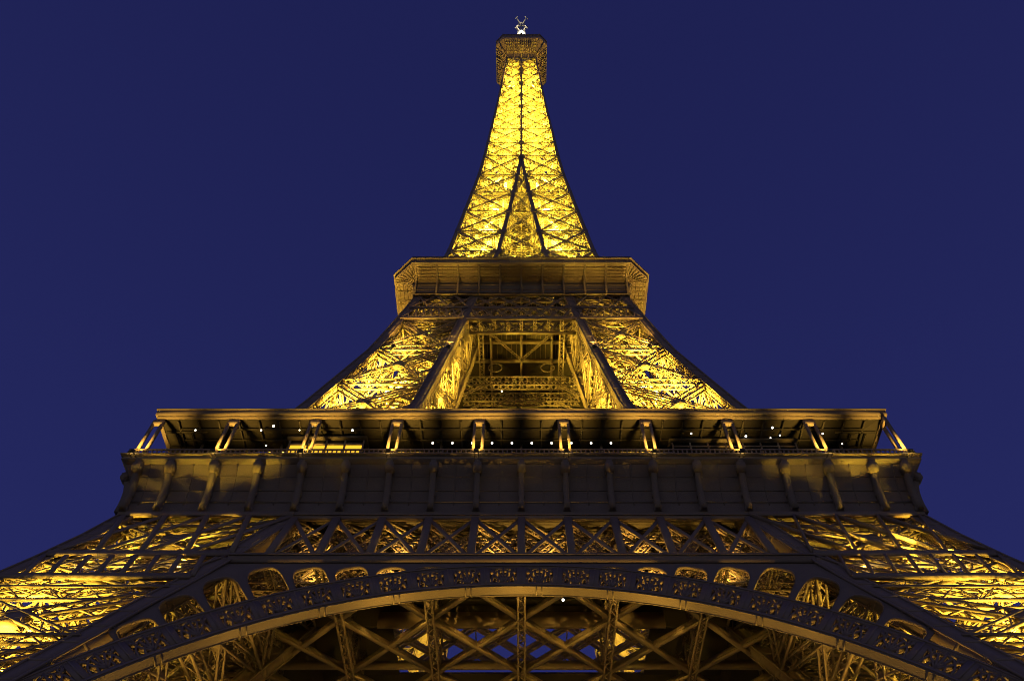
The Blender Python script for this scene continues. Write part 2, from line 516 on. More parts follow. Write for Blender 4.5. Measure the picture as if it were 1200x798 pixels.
# ------------------------------------------------------------------ lattice belt girder between the legs
MOD = 3.9
mb = MB()
zt, zb = 50.7, 44.0
for z, h in ((zt + .1, .55), (zb, .9)):
    x = vi(z) - .4
    mb.beam((-x, fy(z), z), (x, fy(z), z), .34, h, (0, 0, 1))
    mb.beam((-x, fy(z) - .22, z + h*.3), (x, fy(z) - .22, z + h*.3), .1, .12, (0, 0, 1))
up = (0, -1, .5)
for k in range(-5, 6):
    x = k*MOD
    if abs(x) < vi(zb) - .6:
        xt = math.copysign(min(abs(x), vi(zt) - .5), x)
        mb.beam((xt, fy(zt), zt), (x, fy(zb), zb), .62, .28, up)
belt = mb.build('belt_girder', IRON, tower)
for k in range(-6, 6):
    x0, x1 = k*MOD, (k + 1)*MOD
    lim_t, lim_b = vi(zt) - .5, vi(zb) - .5
    cl = lambda x, l: max(-l, min(l, x))
    if cl(x0, lim_b) == cl(x1, lim_b): continue
    mb = MB()
    mb.beam((cl(x0, lim_t), fy(zt, .06), zt), (cl(x1, lim_b), fy(zb, .06), zb), .34, .14, up)
    mb.beam((cl(x1, lim_t), fy(zt, .06), zt), (cl(x0, lim_b), fy(zb, .06), zb), .34, .09, up)
    # lattice diagonals in the middle of the box girder
    for p, q in (((x0, zt, lim_t), (x1, zb, lim_b)), ((x1, zt, lim_t), (x0, zb, lim_b))):
        mb.flat((cl(p[0], p[2]), fy(p[1]) + 1.7, p[1] - .2), (cl(q[0], q[2]), fy(q[1]) + 1.7, q[1] + .2), .7, (0, -1, .5), .13, .7, .13)
    # rear lattice of the box girder, and the cross diaphragm
    yr = 3.6
    B0 = lambda x, z, l: np.array([cl(x, l), fy(z) + yr, z])
    xm, zm = (x0 + x1)/2, (zt + zb)/2
    for p, q in (((x0, zm, lim_t), (xm, zt, lim_t)), ((xm, zt, lim_t), (x1, zm, lim_t)), ((x0, zm, lim_t), (xm, zb, lim_b)), ((xm, zb, lim_b), (x1, zm, lim_t))):
        mb.truss(B0(*p), B0(*q), .85, .5, (0, -1, .3), .15, .75, .14, True)
    mb.truss(B0(x0, zt, lim_t), B0(x0, zb, lim_b), .6, .5, (0, -1, 0), .12, .6, .1)
    mb.truss((cl(x0, lim_t), fy(zt) + .3, zt - .3), (cl(x1, lim_t), fy(zt) + yr, zt - .3), .5, .4, (0, 0, 1), .1, .6, .09)
    mb.truss((cl(x0, lim_b), fy(zb) + .3, zb), (cl(x0, lim_b), fy(zb) + yr, zb), .5, .4, (0, 0, 1), .1, .6, .09)
    mb.truss((cl(x0, lim_b), fy(zb) + .3, zb + .2), (cl(x0, lim_t), fy(zt) + yr, zt - .4), .45, .4, (1, 0, 0), .1, .6, .09)
    mb.build('lattice_panel', IRON, belt)
mb = MB()
for z in (zt - .1, (zt + zb)/2, zb):
    x = vi(z) - .4
    mb.truss((-x, fy(z) + 3.6, z), (x, fy(z) + 3.6, z), .6, .7, (0, 0, 1), .14, .8, .1)
mb.build('rear_girder', IRON, belt)
four(belt, tower)

# ------------------------------------------------------------------ first gallery: cove, consoles, balcony, roof
prof = [(34.15, 51.15), (34.42, 51.2), (34.42, 51.6), (34.25, 51.65), (34.22, 52.5), (34.25, 53.2), (34.36, 54.0), (34.6, 54.8),
        (34.9, 55.5), (35.18, 56.0), (35.36, 56.35)]
mb = MB()
def mitre(prof, m=mb):
    for (y0, z0), (y1, z1) in zip(prof[:-1], prof[1:]):
        xs0 = np.linspace(-y0, y0, 41); xs1 = np.linspace(-y1, y1, 41)
        m.sheet([(x, -y0, z0) for x in xs0], [(x, -y1, z1) for x in xs1])
mitre(prof)
cove = mb.build('gallery_cove', PLATE, tower)
mb = MB()
for y0, z0, z1 in ((34.30, 52.75, 52.95),):
    mb.box((-y0, -y0, z0), (y0, -y0 + .3, z1))
for z, y in ((54.05, 34.38), (55.3, 34.80)):
    mb.beam((-y, -y, z), (y, -y, z), .09, .05)
for x in np.arange(-33.15, 33.2, 1.95):
    if abs((x/3.9) % 1 - .5) < .2:
        mb.sweep([(x, -y - .02, z) for y, z in prof[4:]], (.05, 0, 0), (0, .03, 0))
mb.build('moulding', PLATE, cove)
for k in range(-9, 10):
    x = k*MOD
    x = max(-34.1, min(34.1, x))
    mb = MB()
    pts = [(x, -y - .16, z) for y, z in prof[3:]]
    mb.sweep(pts, (.24, 0, 0), (0, .46, 0))
    mb.disc_x((x, -35.32, 55.85), .6, .34)
    mb.disc_x((x, -35.32, 55.85), .32, .41, 10)
    mb.box((x - .3, -34.6, 53.25), (x + .3, -34.2, 53.75))
    mb.box((x - .32, -34.52, 51.62), (x + .32, -34.1, 52.1))
    mb.build('console', PLATE, cove)
four(cove, tower)
mb = MB()
mitre([(35.3, 56.36), (35.45, 56.4), (35.78, 56.62), (35.78, 56.76), (35.70, 56.78), (35.70, 57.0), (35.98, 57.1), (35.98, 57.2), (35.3, 57.24), (33.0, 57.25)], mb)
bal = mb.build('balcony_edge', PLATE, tower)
mb = MB()
xs = np.arange(-35.3, 35.31, .42)
mb.beams([(x, -35.3, 57.2) for x in xs], [(x, -35.3, 58.25) for x in xs], .12, .1, (0, 1, 0))
mb.beam((-35.4, -35.3, 58.3), (35.4, -35.3, 58.3), .16, .12)
mb.beam((-35.3, -35.3, 57.42), (35.3, -35.3, 57.42), .1, .08)
mb.build('balustrade', IRON, bal)
four(bal, tower)

# roof over the gallery
def ring_slab(mb, hi_, ho_, z0, z1):
    """square ring between half-widths hi_ and ho_"""
    for k in range(4):
        c, s = round(math.cos(k*math.pi/2)), round(math.sin(k*math.pi/2))
        rot = lambda p: (p[0]*c - p[1]*s, p[0]*s + p[1]*c, p[2])
        q = [(-ho_, -ho_), (ho_, -ho_), (hi_, -hi_), (-hi_, -hi_)]
        mb.hexa([rot((x, y, z0)) for x, y in q], [rot((x, y, z1)) for x, y in q])
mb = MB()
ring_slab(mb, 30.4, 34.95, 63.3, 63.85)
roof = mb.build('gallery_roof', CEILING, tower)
mb = MB()
ring_slab(mb, 34.75, 35.05, 63.12, 63.298)
ring_slab(mb, 34.97, 35.22, 63.31, 64.0)
ring_slab(mb, 34.9, 35.32, 64.003, 64.12)
mb.build('fascia', PLATE, roof)
mb = MB()
for k in range(4):
    c, s = round(math.cos(k*math.pi/2)), round(math.sin(k*math.pi/2))
    rot = lambda x, y, z: (x*c - y*s, x*s + y*c, z)
    for x in np.arange(-33.15, 33.2, 1.95):
        mb.beam(rot(x, -34.55, 63.15), rot(x, -30.6, 63.15), .14, .24)
    for y in (-33.6, -32.2):
        mb.beam(rot(-33, y, 63.03), rot(33, y, 63.03), .12, .16)
mb.build('roof_joist', CEILING, roof)

PX = [-35 + .2, -27.6, -19.75, -11.9, -4.03, 4.03, 11.9, 19.75, 27.6]
def gallery_post(x):
    mb = MB()
    y = -34.95
    for sx in (-1, 1):
        mb.sweep([(x + sx*.38, y - .20, 57.5), (x + sx*.41, y - .04, 59.5), (x + sx*.43, y + .22, 62.95)], (.125, 0, 0), (0, .13, 0))
    mb.box((x - .56, y - .42, 57.26), (x + .56, y + .28, 57.62))
    mb.box((x - .36, y - .30, 57.62), (x + .36, y + .05, 57.84))
    mb.box((x - .43, y + .05, 62.3), (x + .43, y + .34, 62.94))
    post = mb.build('gallery_post', PLATE, tower)
    return post
posts = [gallery_post(x) for x in PX]
for p in posts:
    four(p, tower)
for k in range(-4, 5):
    mb = MB()
    x = k*7.87
    mb.beam((x, -31.4, 57.25), (x, -31.4, 63.2), .2, .2, (0, 1, 0))
    mb.beam((x + .5, -31.4, 57.25), (x + .1, -31.4, 60.2), .12, .12, (0, 1, 0))
    four(mb.build('inner_column', IRON, tower), tower)

# ------------------------------------------------------------------ first floor deck and its underside
mb = MB()
ring_slab(mb, 20.6, 33.7, 52.2, 52.5)
ring_slab(mb, 20.6, 35.2, 56.9, 57.24)
ring_slab(mb, 20.6, 20.9, 50.0, 58.2)
# rear part of the opening is closed by the inner platform
mb.box((-20.5, -9.6, 52.2), (20.5, 20.5, 52.5))
mb.box((-20.5, -20.5, 52.2), (-12.6, -9.6, 52.5)); mb.box((12.6, -20.5, 52.2), (20.5, -9.6, 52.5))
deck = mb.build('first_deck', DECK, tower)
mb = MB()
for y in np.arange(-32.5, 33, 1.3):
    if abs(y) > 20.9: mb.beam((-19, y, 52.05), (19, y, 52.05), .22, .3)
    elif y > -9.0: mb.beam((-20, y, 52.05), (20, y, 52.05), .22, .3)
mb.build('joist', DECK, deck)
for k in range(-3, 4):
    mb = MB()
    x = k*7.9
    mb.truss((x, -34.5, 47.3), (x, -9 if k else -6, 47.3), .6, 1.0, (0, 0, 1), .17, .8, .12)
    for y in (-29.8, -25.8, -21.9, -17.9, -13.9):
        mb.truss((x, y, 47.9), (x, y, 51.9), .6, .6, (0, 1, 0), .12, .6, .09)
    mb.truss((x, -29.8, 47.6), (x, -25.8, 51.9), .5, .5, (1, 0, 0), .1, .6, .08)
    mb.truss((x, -21.9, 47.6), (x, -25.8, 51.9), .5, .5, (1, 0, 0), .1, .6, .08)
    mb.build('floor_girder', IRON, deck)
mb = MB()
for k in range(-4, 4):
    for ya, sgn in ((-33.7, 1), (-33.7, -1)):
        pass
for j in range(3):
    y0 = -33.8 + 8*j
    for k in range(-3, 3):
        x0, x1 = k*7.9, (k + 1)*7.9
        for p, q, z in (((x0, y0), (x1, y0 + 8), 46.95), ((x1, y0), (x0, y0 + 8), 46.99)):
            mb.beam((*p, z), (*q, z), .44, .14)
            mb.beam((*p, z + .35), (*q, z + .35), .12 + (z - 46.9)*.2, .52)
mb.build('wind_bracing', IRON, deck)
mb = MB()
for x in (-23.7, 23.7):
    pass
mb.beam((-24, -17.8, 47.9), (24, -17.8, 47.9), .45, .7)
mb.beam((-24, -17.0, 48.4), (24, -17.0, 48.4), .3, .4)
mb.beam((-13.4, -21.1, 50.4), (13.4, -21.1, 50.4), .4, 1.6)
mb.build('edge_beam', IRON, deck)
# open lattice across the slot of the central opening
mb = MB()
for k in range(-4, 5):
    for s in (-1, 1):
        x0 = k*4.6
        for o in (-.38, .38):
            a = (x0 + o, -20.5, 53.5 + .02*s); b = (x0 + o + s*11, -9.5, 53.5 + .02*s)
            mb.beam(a, b, .2, .35)
for x in (-4.6, 4.6):
    mb.beam((x, -20.5, 53.5), (x, -9.5, 53.6), .12, .2)
mb.build('well_lattice', IRON, deck)

# ------------------------------------------------------------------ upper legs between first and second floor
leg2 = make_leg('upper_leg', 57.3, 113.6, 0.6, [60.3, 71.8, 83.4, 94.8, 104.4, 113.2], 0.8, pitch=1.05)
mb = MB()
def band2(P):
    for z, h in ((113.6, .4), (108.6, .38), (104.6, .5)):
        mb.beam(P(0, z), P(1, z), .3, h, (0, 0, 1))
    n = 3
    for k in range(n):
        a, b = k/n, (k + 1)/n
        mb.beam(P(a, 113.4), P(b, 108.8), .3, .14, (0, -1, .3)); mb.beam(P(b, 113.4), P(a, 108.8), .3, .09, (0, -1, .3))
    n = 8
    for k in range(n):
        a, b = k/n, (k + 1)/n
        mb.beam(P(a, 108.4), P(b, 104.8), .22, .12, (0, -1, .3)); mb.beam(P(b, 108.4), P(a, 104.8), .22, .07, (0, -1, .3))
band2(lambda s, z: np.array([-(w(z) - .6)*(1-s) - vi(z)*s, -w(z) - .08, z]))
band2(lambda s, z: np.array([-w(z) - .08, -(w(z) - .6)*(1-s) - vi(z)*s, z]))
mb.build('lattice_band', IRON, leg2)
four(leg2, tower)

mb = MB()
for z, h in ((113.6, .5), (108.6, .4), (104.6, .55)):
    x = vi(z) - .4
    mb.beam((-x, fy(z), z), (x, fy(z), z), .3, h)
    mb.beam((-x, fy(z) + 2.6, z), (x, fy(z) + 2.6, z), .3, h)
for zt2, zb2, n in ((113.4, 108.8, 4), (108.4, 104.8, 8)):
    for d in (0.0, 2.6):
        for k in range(n):
            xa0, xa1 = (2*k/n - 1)*(vi(zt2) - .5), (2*(k + 1)/n - 1)*(vi(zt2) - .5)
            xb0, xb1 = (2*k/n - 1)*(vi(zb2) - .5), (2*(k + 1)/n - 1)*(vi(zb2) - .5)
            mb.flat((xa0, fy(zt2, d), zt2), (xb1, fy(zb2, d), zb2), .42, (0, -1, .3), .1, .5, .08)
            mb.flat((xa1, fy(zt2, d), zt2), (xb0, fy(zb2, d), zb2), .42, (0, -1, .3), .1, .5, .08)
            if d: mb.flat((xb0, fy(zb2), zb2), (xb0, fy(zb2, d), zb2), .4, (0, 0, 1), .1, .5, .08)
ub = mb.build('upper_belt_girder', IRON, tower)
four(ub, tower)

# second floor
mb = MB()
ring_slab(mb, 0.02, 17.0, 113.9, 114.2)
ring_slab(mb, 4.0, 17.0, 117.2, 117.48)
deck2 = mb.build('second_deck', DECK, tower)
mb = MB()
for x in np.arange(-16, 16.1, .8):
    mb.beam((x, -16.6, 113.75), (x, -4.2, 113.75), .1, .16)
for y in (-16, -12, -8, -4.2):
    mb.beam((-16, y, 113.3), (16, y, 113.3), .35, .8)
for x in (-5, 0, 5):
    mb.beam((x, -16.5, 113.2), (x, 16.5, 113.2), .35, 1.0)
mb.build('joist', IRON, deck2)
mb = MB()
for y, z in ((-6.2, 104.8), (-1.5, 106.5), (6, 104.6)):
    x = vi(z) + 1
    mb.truss((-x, y, z), (x, y, z), .9, 2.0, (0, 0, 1), .2, 1.1, .14, True)
    for s in (-1, 1):
        mb.flat((s*x, y, z - 3.5), (s*(x - 3.5), y, z - .8), .4, (0, 1, 0), .1, .5, .08)
for s in (-1, 1):
    mb.flat((s*7.5, -13, 112.4), (0, -5, 112.4), .35, (0, 0, 1), .09, .5, .08)
    mb.truss((s*6.4, -15, 110.0), (s*6.4, 15, 110.0), .7, 1.2, (0, 0, 1), .14, .8, .1)
# sheave wheels of the lifts
for x in (-4.2, 4.2):
    for t in np.linspace(0, 2*math.pi, 17)[:-1]:
        a = (x + 1.1*math.cos(t), -6.0, 109 + 1.1*math.sin(t)); t2 = t + 2*math.pi/16
        b = (x + 1.1*math.cos(t2), -6.0, 109 + 1.1*math.sin(t2))
        mb.beam(a, b, .12, .2, (0, 1, 0))
mb.build('lift_girder', IRON, deck2)
# octagonal lip and soffit
oct_ = lambda W, F: [(-F, -W), (F, -W), (W, -F), (W, F), (F, W), (-F, W), (-W, F), (-W, -F)]
def loft(mb, rings):
    """octagon rings [(W, F, z)] joined by quads"""
    for (W0, F0, z0), (W1, F1, z1) in zip(rings[:-1], rings[1:]):
        a = [(x, y, z0) for x, y in oct_(W0, F0)]; b = [(x, y, z1) for x, y in oct_(W1, F1)]
        a.append(a[0]); b.append(b[0])
        mb.sheet(a, b)
mb = MB()
loft(mb, [(17.0, 16.9, 113.3), (17.3, 17.1, 113.33), (17.3, 17.1, 113.5), (17.0, 16.9, 113.53), (17.0, 16.8, 115.2), (17.05, 16.6, 117.2), (17.3, 16.6, 117.5), (20.25, 17.3, 117.55)])
g2 = mb.build('second_gallery_soffit', PLATE, tower)
mb = MB()
loft(mb, [(20.1, 17.2, 117.4), (20.2, 17.3, 117.42), (20.48, 17.42, 117.6), (20.48, 17.42, 117.72), (20.40, 17.38, 117.74), (20.40, 17.38, 118.5),
          (20.72, 17.56, 118.62), (20.72, 17.56, 118.8), (20.2, 17.3, 118.82), (12, 12, 118.83)])
for k in range(4):
    c, s = round(math.cos(k*math.pi/2)), round(math.sin(k*math.pi/2))
    for x in np.arange(-16.85, 17, 1.685):
        p_ = (x*c + 20.42*s, x*s - 20.42*c)
        mb.beam((*p_, 117.74), (*p_, 118.5), .16, .12, (c, s, 0))
mb.build('cornice', PLATE, g2)
mb = MB()
o8 = oct_(20.45, 17.4)
for i in range(8):
    a = np.array([*o8[i], 118.8]); b = np.array([*o8[(i+1) % 8], 118.8])
    n = int(np.linalg.norm(b - a)/.5)
    t = np.linspace(0, 1, n + 1)[:, None]
    p = a + (b - a)*t
    mb.beams(p, p + [0, 0, .7], .06, .06, (0.3, 1, 0))
    mb.beam(a + [0, 0, .7], b + [0, 0, .7], .1, .1)
mb.build('railing', IRON, g2)
for k in range(4):
    for j in range(-5, 6):
        mb = MB()
        x = j*3.37
        mb.sweep([(x, -17.15, 113.68), (x, -17.2, 116.2), (x, -17.6, 116.95), (x, -18.4, 117.32), (x, -20.2, 117.42)], (.16, 0, 0),
                 [(0, .16, 0), (0, .16, 0), (0, .14, .1), (0, .05, .12), (0, 0, .1)])
        b = mb.build('bracket', PLATE, g2)
        b.rotation_euler = (0, 0, k*math.pi/2)
mb = MB()
for k in range(4):
    c, s = round(math.cos(k*math.pi/2)), round(math.sin(k*math.pi/2))
    rot = lambda x, y, z: (x*c - y*s, x*s + y*c, z)
    for y in (-17.9, -18.5, -19.1, -19.7):
        mb.beam(rot(-17, y, 117.40), rot(17, y, 117.40), .1, .2)
    for x in np.arange(-16.85, 17, .843):
        mb.beam(rot(x, -17.4, 117.45), rot(x, -20.1, 117.45), .07, .14)
    for z in (114.9, 116.4):
        mb.beam(rot(-17, -17.06, z), rot(17, -17.06, z), .1, .12)
    # corner ribs
    for q in np.linspace(0, 1, 7):
        x0, y0 = -16.8 + .1*q, -16.8
        x1, y1 = -17.4 - 2.9*q, -20.3 + 2.9*q
        mb.beam(rot(-16.7, -16.7, 117.0), rot(x1, y1, 117.38), .12, .2)
    mb.beam(rot(-17.1, -17.1, 113.8), rot(-17.1, -17.1, 117.3), .3, .3, (0, 1, 0))
mb.build('soffit_rib', PLATE, g2)

# ------------------------------------------------------------------ upper shaft
NODES = [114.2, 124.0, 133.9, 143.1, 153.4, 163.8, 174.8, 186.9, 196.1, 206.2, 216.4, 225.2, 236.1, 247.0, 258.7, 268, 277]
zs = np.array(NODES)
shaft_face = MB()
mb = MB()
hw = lambda z: float(np.interp(z, [114, 186, 272], [.36, .30, .22]))
for sx in (-1, 1):
    P = np.array([(sx*(w(z) - hw(z)), -(w(z) - hw(z)), z) for z in zs])
    if sx == -1:
        mb.sweep(P, np.array([(hw(z), 0, 0) for z in zs]), np.array([(0, hw(z), 0) for z in zs]))
zin = np.array([z for z in NODES if z <= 187])
for sx in (-1, 1):
    P = np.array([(sx*max(vi(z), .0), -(w(z) - .4), z) for z in zin])
    mb.sweep(P, (.36, 0, 0), (0, .3, 0))
zup = np.array([z for z in NODES if z >= 186])
mb.sweep(np.array([(0, -(w(z) - .3), z) for z in zup]), (.27, 0, 0), (0, .26, 0))
# gusset plates
for z in NODES[1:-1]:
    f = hw(z)*2.0
    for x in (-(w(z) - hw(z)*1.6), (w(z) - hw(z)*1.6)):
        mb.box((x - f*.8, fy(z) - .05, z - f*.9), (x + f*.8, fy(z) + .08, z + f*.9))
    for x in ((-vi(z), vi(z)) if z < 186 else (0,)):
        mb.box((x - f, fy(z) + .0, z - f*1.1), (x + f, fy(z) + .12, z + f*1.1))
shaft = mb.build('shaft_face', IRON, tower)
mb = MB()
up = (0, -1, .1)
for a, b in zip(NODES[:-1], NODES[1:]):
    ia, ib = (vi(a), vi(b))
    tw = float(np.interp(a, [114, 272], [.62, .36]))
    pt = tw*1.5
    for sx in (-1, 1):
        oa, ob = sx*(w(a) - hw(a)), sx*(w(b) - hw(b))
        na, nb = sx*ia, sx*ib
        ya, yb = fy(a, .35), fy(b, .35)
        mb.truss((oa, ya, a), (nb, yb, b), tw, tw*.8, up, .1, pt, .08)
        mb.truss((na, ya, a), (ob, yb, b), tw, tw*.8, up, .1, pt, .08)
        # front straps, edge-on dark bars
        mb.beam((oa, ya - .32, a), (nb, yb - .32, b), tw*.42, .1, up)
        mb.beam((na, ya - .32, a), (ob, yb - .32, b), tw*.42, .07, up)
        mb.beam((oa, ya - .32, a), (na, ya - .32, a), .12, .14, up)
        mb.truss((oa, ya, a), (na, ya, a), tw*.8, tw, (0, 0, 1), .1, pt, .08)
        m = (a + b)/2
        om, nm = (oa + ob)/2, (na + nb)/2
        mb.flat((om, (ya+yb)/2, m), ((oa + na)/2, ya, a), tw*.7, up, .08, pt, .07)
        mb.flat((om, (ya+yb)/2, m), ((ob + nb)/2, yb, b), tw*.7, up, .08, pt, .07)
    if a < 180:
        ya, yb = fy(a, .5), fy(b, .5)
        mb.truss((-ia, ya, a), (ib, yb, b), tw*.7, tw*.6, up, .09, pt*.8, .07)
        mb.truss((ia, ya, a), (-ib, yb, b), tw*.7, tw*.6, up, .09, pt*.8, .07)
        mb.truss((-ia, ya, a), (ia, ya, a), tw*.7, tw, (0, 0, 1), .09, pt*.8, .07)
mb.build('cross_bracing', IRON, shaft)
# inner faces of the four converging legs
mb = MB()
for a, b in zip(NODES[:-1], NODES[1:]):
    if b > 187: break
    ia, ib = vi(a), vi(b)
    for sx in (-1, 1):
        for p, q in ((a, b), (b, a)):
            mb.truss((sx*vi(p), fy(p, .5), p), (sx*vi(q), -vi(q) - .3, q), .6, .5, (1, 0, 0), .1, .6, .08)
        mb.truss((sx*ia, fy(a, .5), a), (sx*ia, -ia, a), .5, .6, (0, 0, 1), .1, .6, .08)
        mb.beam((sx*ia, -ia, a), (sx*ib, -ib, b), .5, .5, (0, 1, 0))
mb.build('inner_bracing', IRON, shaft)
four(shaft, tower)
# floors inside the shaft and the lift well
mb = MB()
for z in NODES[1:]:
    W = w(z) - hw(z)*2
    for s in (-1, 1):
        mb.truss((-W, -s*W, z), (W, s*W, z), .5, .5, (0, 0, 1), .1, .55, .08)
        mb.truss((-W, s*W*.45, z), (W, s*W*.45, z), .4, .45, (0, 0, 1), .1, .5, .08)
        mb.truss((s*W*.45, -W, z), (s*W*.45, W, z), .4, .45, (0, 0, 1), .1, .5, .08)
        mb.flat((0, -s*W, z), (W, 0, z), .4, (0, 0, 1), .08, .5, .07)
        mb.flat((0, -s*W, z), (-W, 0, z), .4, (0, 0, 1), .08, .5, .07)
mb.build('level_frame', IRON, tower)
mb = MB()
zz = np.arange(119, 272, 2.4)
for x, y in ((-2.2, -2.2), (2.2, -2.2), (2.2, 2.2), (-2.2, 2.2), (0, -2.2), (0, 2.2)):
    s_ = .85
    mb.beam((x, y, 114.3), (x*s_, y*s_, 272), .3, .3, (0, 1, 0))
for z in zz:
    q = float(np.interp(z, [114, 272], [1, .85]))*2.2
    for p0, p1 in (((-q, -q), (q, -q)), ((q, -q), (q, q)), ((q, q), (-q, q)), ((-q, q), (-q, -q))):
        mb.beam((*p0, z), (*p1, z), .2, .22)
        mb.beam((*p0, z), (*p1, z + 2.4), .12, .1)
        mb.beam((*p1, z), (*p0, z + 2.4), .12, .1)
mb.build('lift_well', IRON, tower)

# ------------------------------------------------------------------ summit cabin
mb = MB()
loft(mb, [(4.7, 4.68, 275), (5.2, 4.9, 277.5), (6.6, 5.4, 280.5), (7.7, 5.9, 282.6), (8.3, 6.2, 283.6)])
cab = mb.build('summit_cabin', PLATE, tower)
mb = MB()
loft(mb, [(8.2, 6.12, 283.55), (8.3, 6.2, 283.58), (8.48, 6.3, 284.3), (8.46, 6.3, 284.35), (8.3, 6.2, 284.4), (8.3, 6.2, 287.6), (8.5, 6.3, 287.65),
          (8.5, 6.3, 288.0), (6.2, 5.0, 288.05), (6.0, 4.9, 292), (4.5, 3.5, 293.5), (2.6, 2.0, 296)])
mb.build('cabin_wall', IRON, cab)
mb = MB()
o8 = oct_(8.25, 6.15)
for i in range(8):
    a = np.array([*o8[i], 288]); b = np.array([*o8[(i+1) % 8], 288])
    n = int(np.linalg.norm(b - a)/.6); t = np.linspace(0, 1, n + 1)[:, None]; p = a + (b - a)*t
    mb.beams(p, p + [0, 0, 1.0], .08, .08, (.3, 1, 0))
    mb.beam(a + [0, 0, 1.0], b + [0, 0, 1.0], .12, .12)
    mb.beam(a + [0, 0, 0], a + [0, 0, 1.7], .2, .2, (.3, 1, 0))
for x, h in ((-5.2, 1.6), (-4.1, 1.3), (4.6, 2.2), (5.4, 1.7)):
    mb.beam((x, -8, 288), (x, -8, 288 + h), .18, .18, (0, 1, 0))
mb.build('railing', IRON, cab)
mb = MB()
for k in range(4):
    c, s = round(math.cos(k*math.pi/2)), round(math.sin(k*math.pi/2))
    rot = lambda x, y, z: (x*c - y*s, x*s + y*c, z)
    for x in (-4.6, -2.3, 0, 2.3, 4.6):
        mb.sweep([rot(x*q, -y, z) for q, y, z in ((1, 4.9, 275.0), (1.04, 5.4, 277.2), (1.1, 6.7, 279.9), (1.16, 7.8, 282.0), (1.2, 8.3, 283.2))],
                 rot(.11, 0, 0), (0, 0, .16))
    mb.beam(rot(-4.9, -4.9, 276), rot(-7.2, -7.2, 283.3), .3, .4, (1, -1, 0))
    for y, z in ((5.7, 278.5), (6.9, 281.0), (7.6, 282.3)):
        mb.beam(rot(-5.4, -y, z - .1), rot(5.4, -y, z - .1), .14, .18)
    for x in np.arange(-4.3, 4.4, .65):
        mb.beam(rot(x, -5.5, 277.9), rot(x*1.1, -8.1, 282.9), .1, .2, (1, 0, 0))
mb.build('bracket', PLATE, cab)
# mast
mb = MB()
mb.lathe([(2.4, 296), (2.4, 301), (1.9, 303), (1.5, 308), (1.5, 309)], n=20)
mb.lathe([(0.4, 309), (.35, 333), (.001, 333.4)], n=14)
for s in (-1, 1):
    mb.beam((s*1.2, -.3, 308.8), (s*1.05, -.3, 333.5), .62, .62, (0, 1, 0))
mb.beam((-1.3, -.3, 333.2), (1.3, -.3, 333.2), .4, .5)
mast = mb.build('antenna_mast', MAST, tower)
mb = MB(); mb.lathe([(.001, 318.6), (.55, 318.9), (.8, 319.6), (.55, 320.3), (.001, 320.6)], (0, -1.0, -1.8), 16)
mb.build('beacon', BULB, mast)
for z, L in ((322.0, 2.5), (332.4, 2.7)):
    for k in range(4):
        mb = MB()
        an_ = math.pi/4 + k*math.pi/2
        dx, dy = math.cos(an_), math.sin(an_)
        q = 1 if z > 325 else .2
        mb.beam((.4*dx, .4*dy, z - .6), (L*dx, L*dy, z + 1.8*q), .3, .3)
        mb.beam((L*dx - .8*dy, L*dy + .8*dx, z + 1.8*q), (L*dx + .8*dy, L*dy - .8*dx, z + 1.8*q), .24, .24)
        mb.build('antenna_arm', MAST, mast)

# ------------------------------------------------------------------ floodlights with their housings: the tower's own, plus added ones noted below
fl_mesh = None
def floodlight(loc, aim, power, cone=150, radius=.3, blend=.6, colour=LAMP, fixture=True, size=1.0):
    global fl_mesh
    from mathutils import Vector
    d = Vector(aim) - Vector(loc)
    ld = bpy.data.lights.new('floodlight_beam', 'SPOT')
    ld.energy = power; ld.color = colour; ld.spot_size = R(cone); ld.spot_blend = blend; ld.shadow_soft_size = radius
    lo = bpy.data.objects.new('floodlight_beam', ld)
    col.objects.link(lo)
    q = d.to_track_quat('-Z', 'Y')
    lo.rotation_euler = q.to_euler(); lo.location = loc
    lo.parent = tower
    if fixture:
        if fl_mesh is None:
            m = MB()
            m.hexa([(-.28, -.22, -.42), (.28, -.22, -.42), (.28, .22, -.42), (-.28, .22, -.42)],
                   [(-.4, -.3, -.06), (.4, -.3, -.06), (.4, .3, -.06), (-.4, .3, -.06)])
            for s in (-1, 1):
                m.beam((s*.45, 0, -.7), (s*.45, 0, -.1), .06, .14, (0, 1, 0))
            m.beam((-.48, 0, -.72), (.48, 0, -.72), .14, .06)
            b = m.build('floodlight', HOUSING, tower)
            m = MB(); m.box((-.36, -.26, -.058), (.36, .26, -.03))
            l = m.build('lens', LENS, b)
            fl_mesh = (b, l)
        else:
            b = fl_mesh[0].copy(); col.objects.link(b); b.parent = tower
            l = fl_mesh[1].copy(); col.objects.link(l); l.parent = b
        b.location = Vector(loc) - d.normalized()*.35*size
        b.scale = (size,)*3
        b.rotation_euler = (-d).to_track_quat('-Z', 'Y').to_euler()

def quad(x, y):
    return [(x, y), (-y, x), (-x, -y), (y, -x)]

SHAFT_LAMP = (1.0, 0.76, 0.05)
# lower legs
for z, p in ((12, 90000), (24, 80000), (36.5, 30000)):
    c_ = (w(z) + vi(z))/2
    for n_, (x, y) in enumerate(quad(-c_, -c_)):
        if y > 0 and z != 24: continue
        c2 = (w(z + 8) + vi(z + 8))/2
        sx, sy = math.copysign(1, x), math.copysign(1, y)
        floodlight((x + sx*2.5, y + sy*2.0, z), (sx*(c2 + 5), sy*(c2 + 5), z + 9), p, 128, 1.0)
for sx in (-1, 1):  # fill lamps added to even out the light in the front legs
    for dx, dy in ((4, 4), (11, 4)):
        floodlight((sx*(w(31) - dx), -w(31) + dy, 31), (sx*(w(44) - dx), -w(44) + dy, 44), 14000, 120)
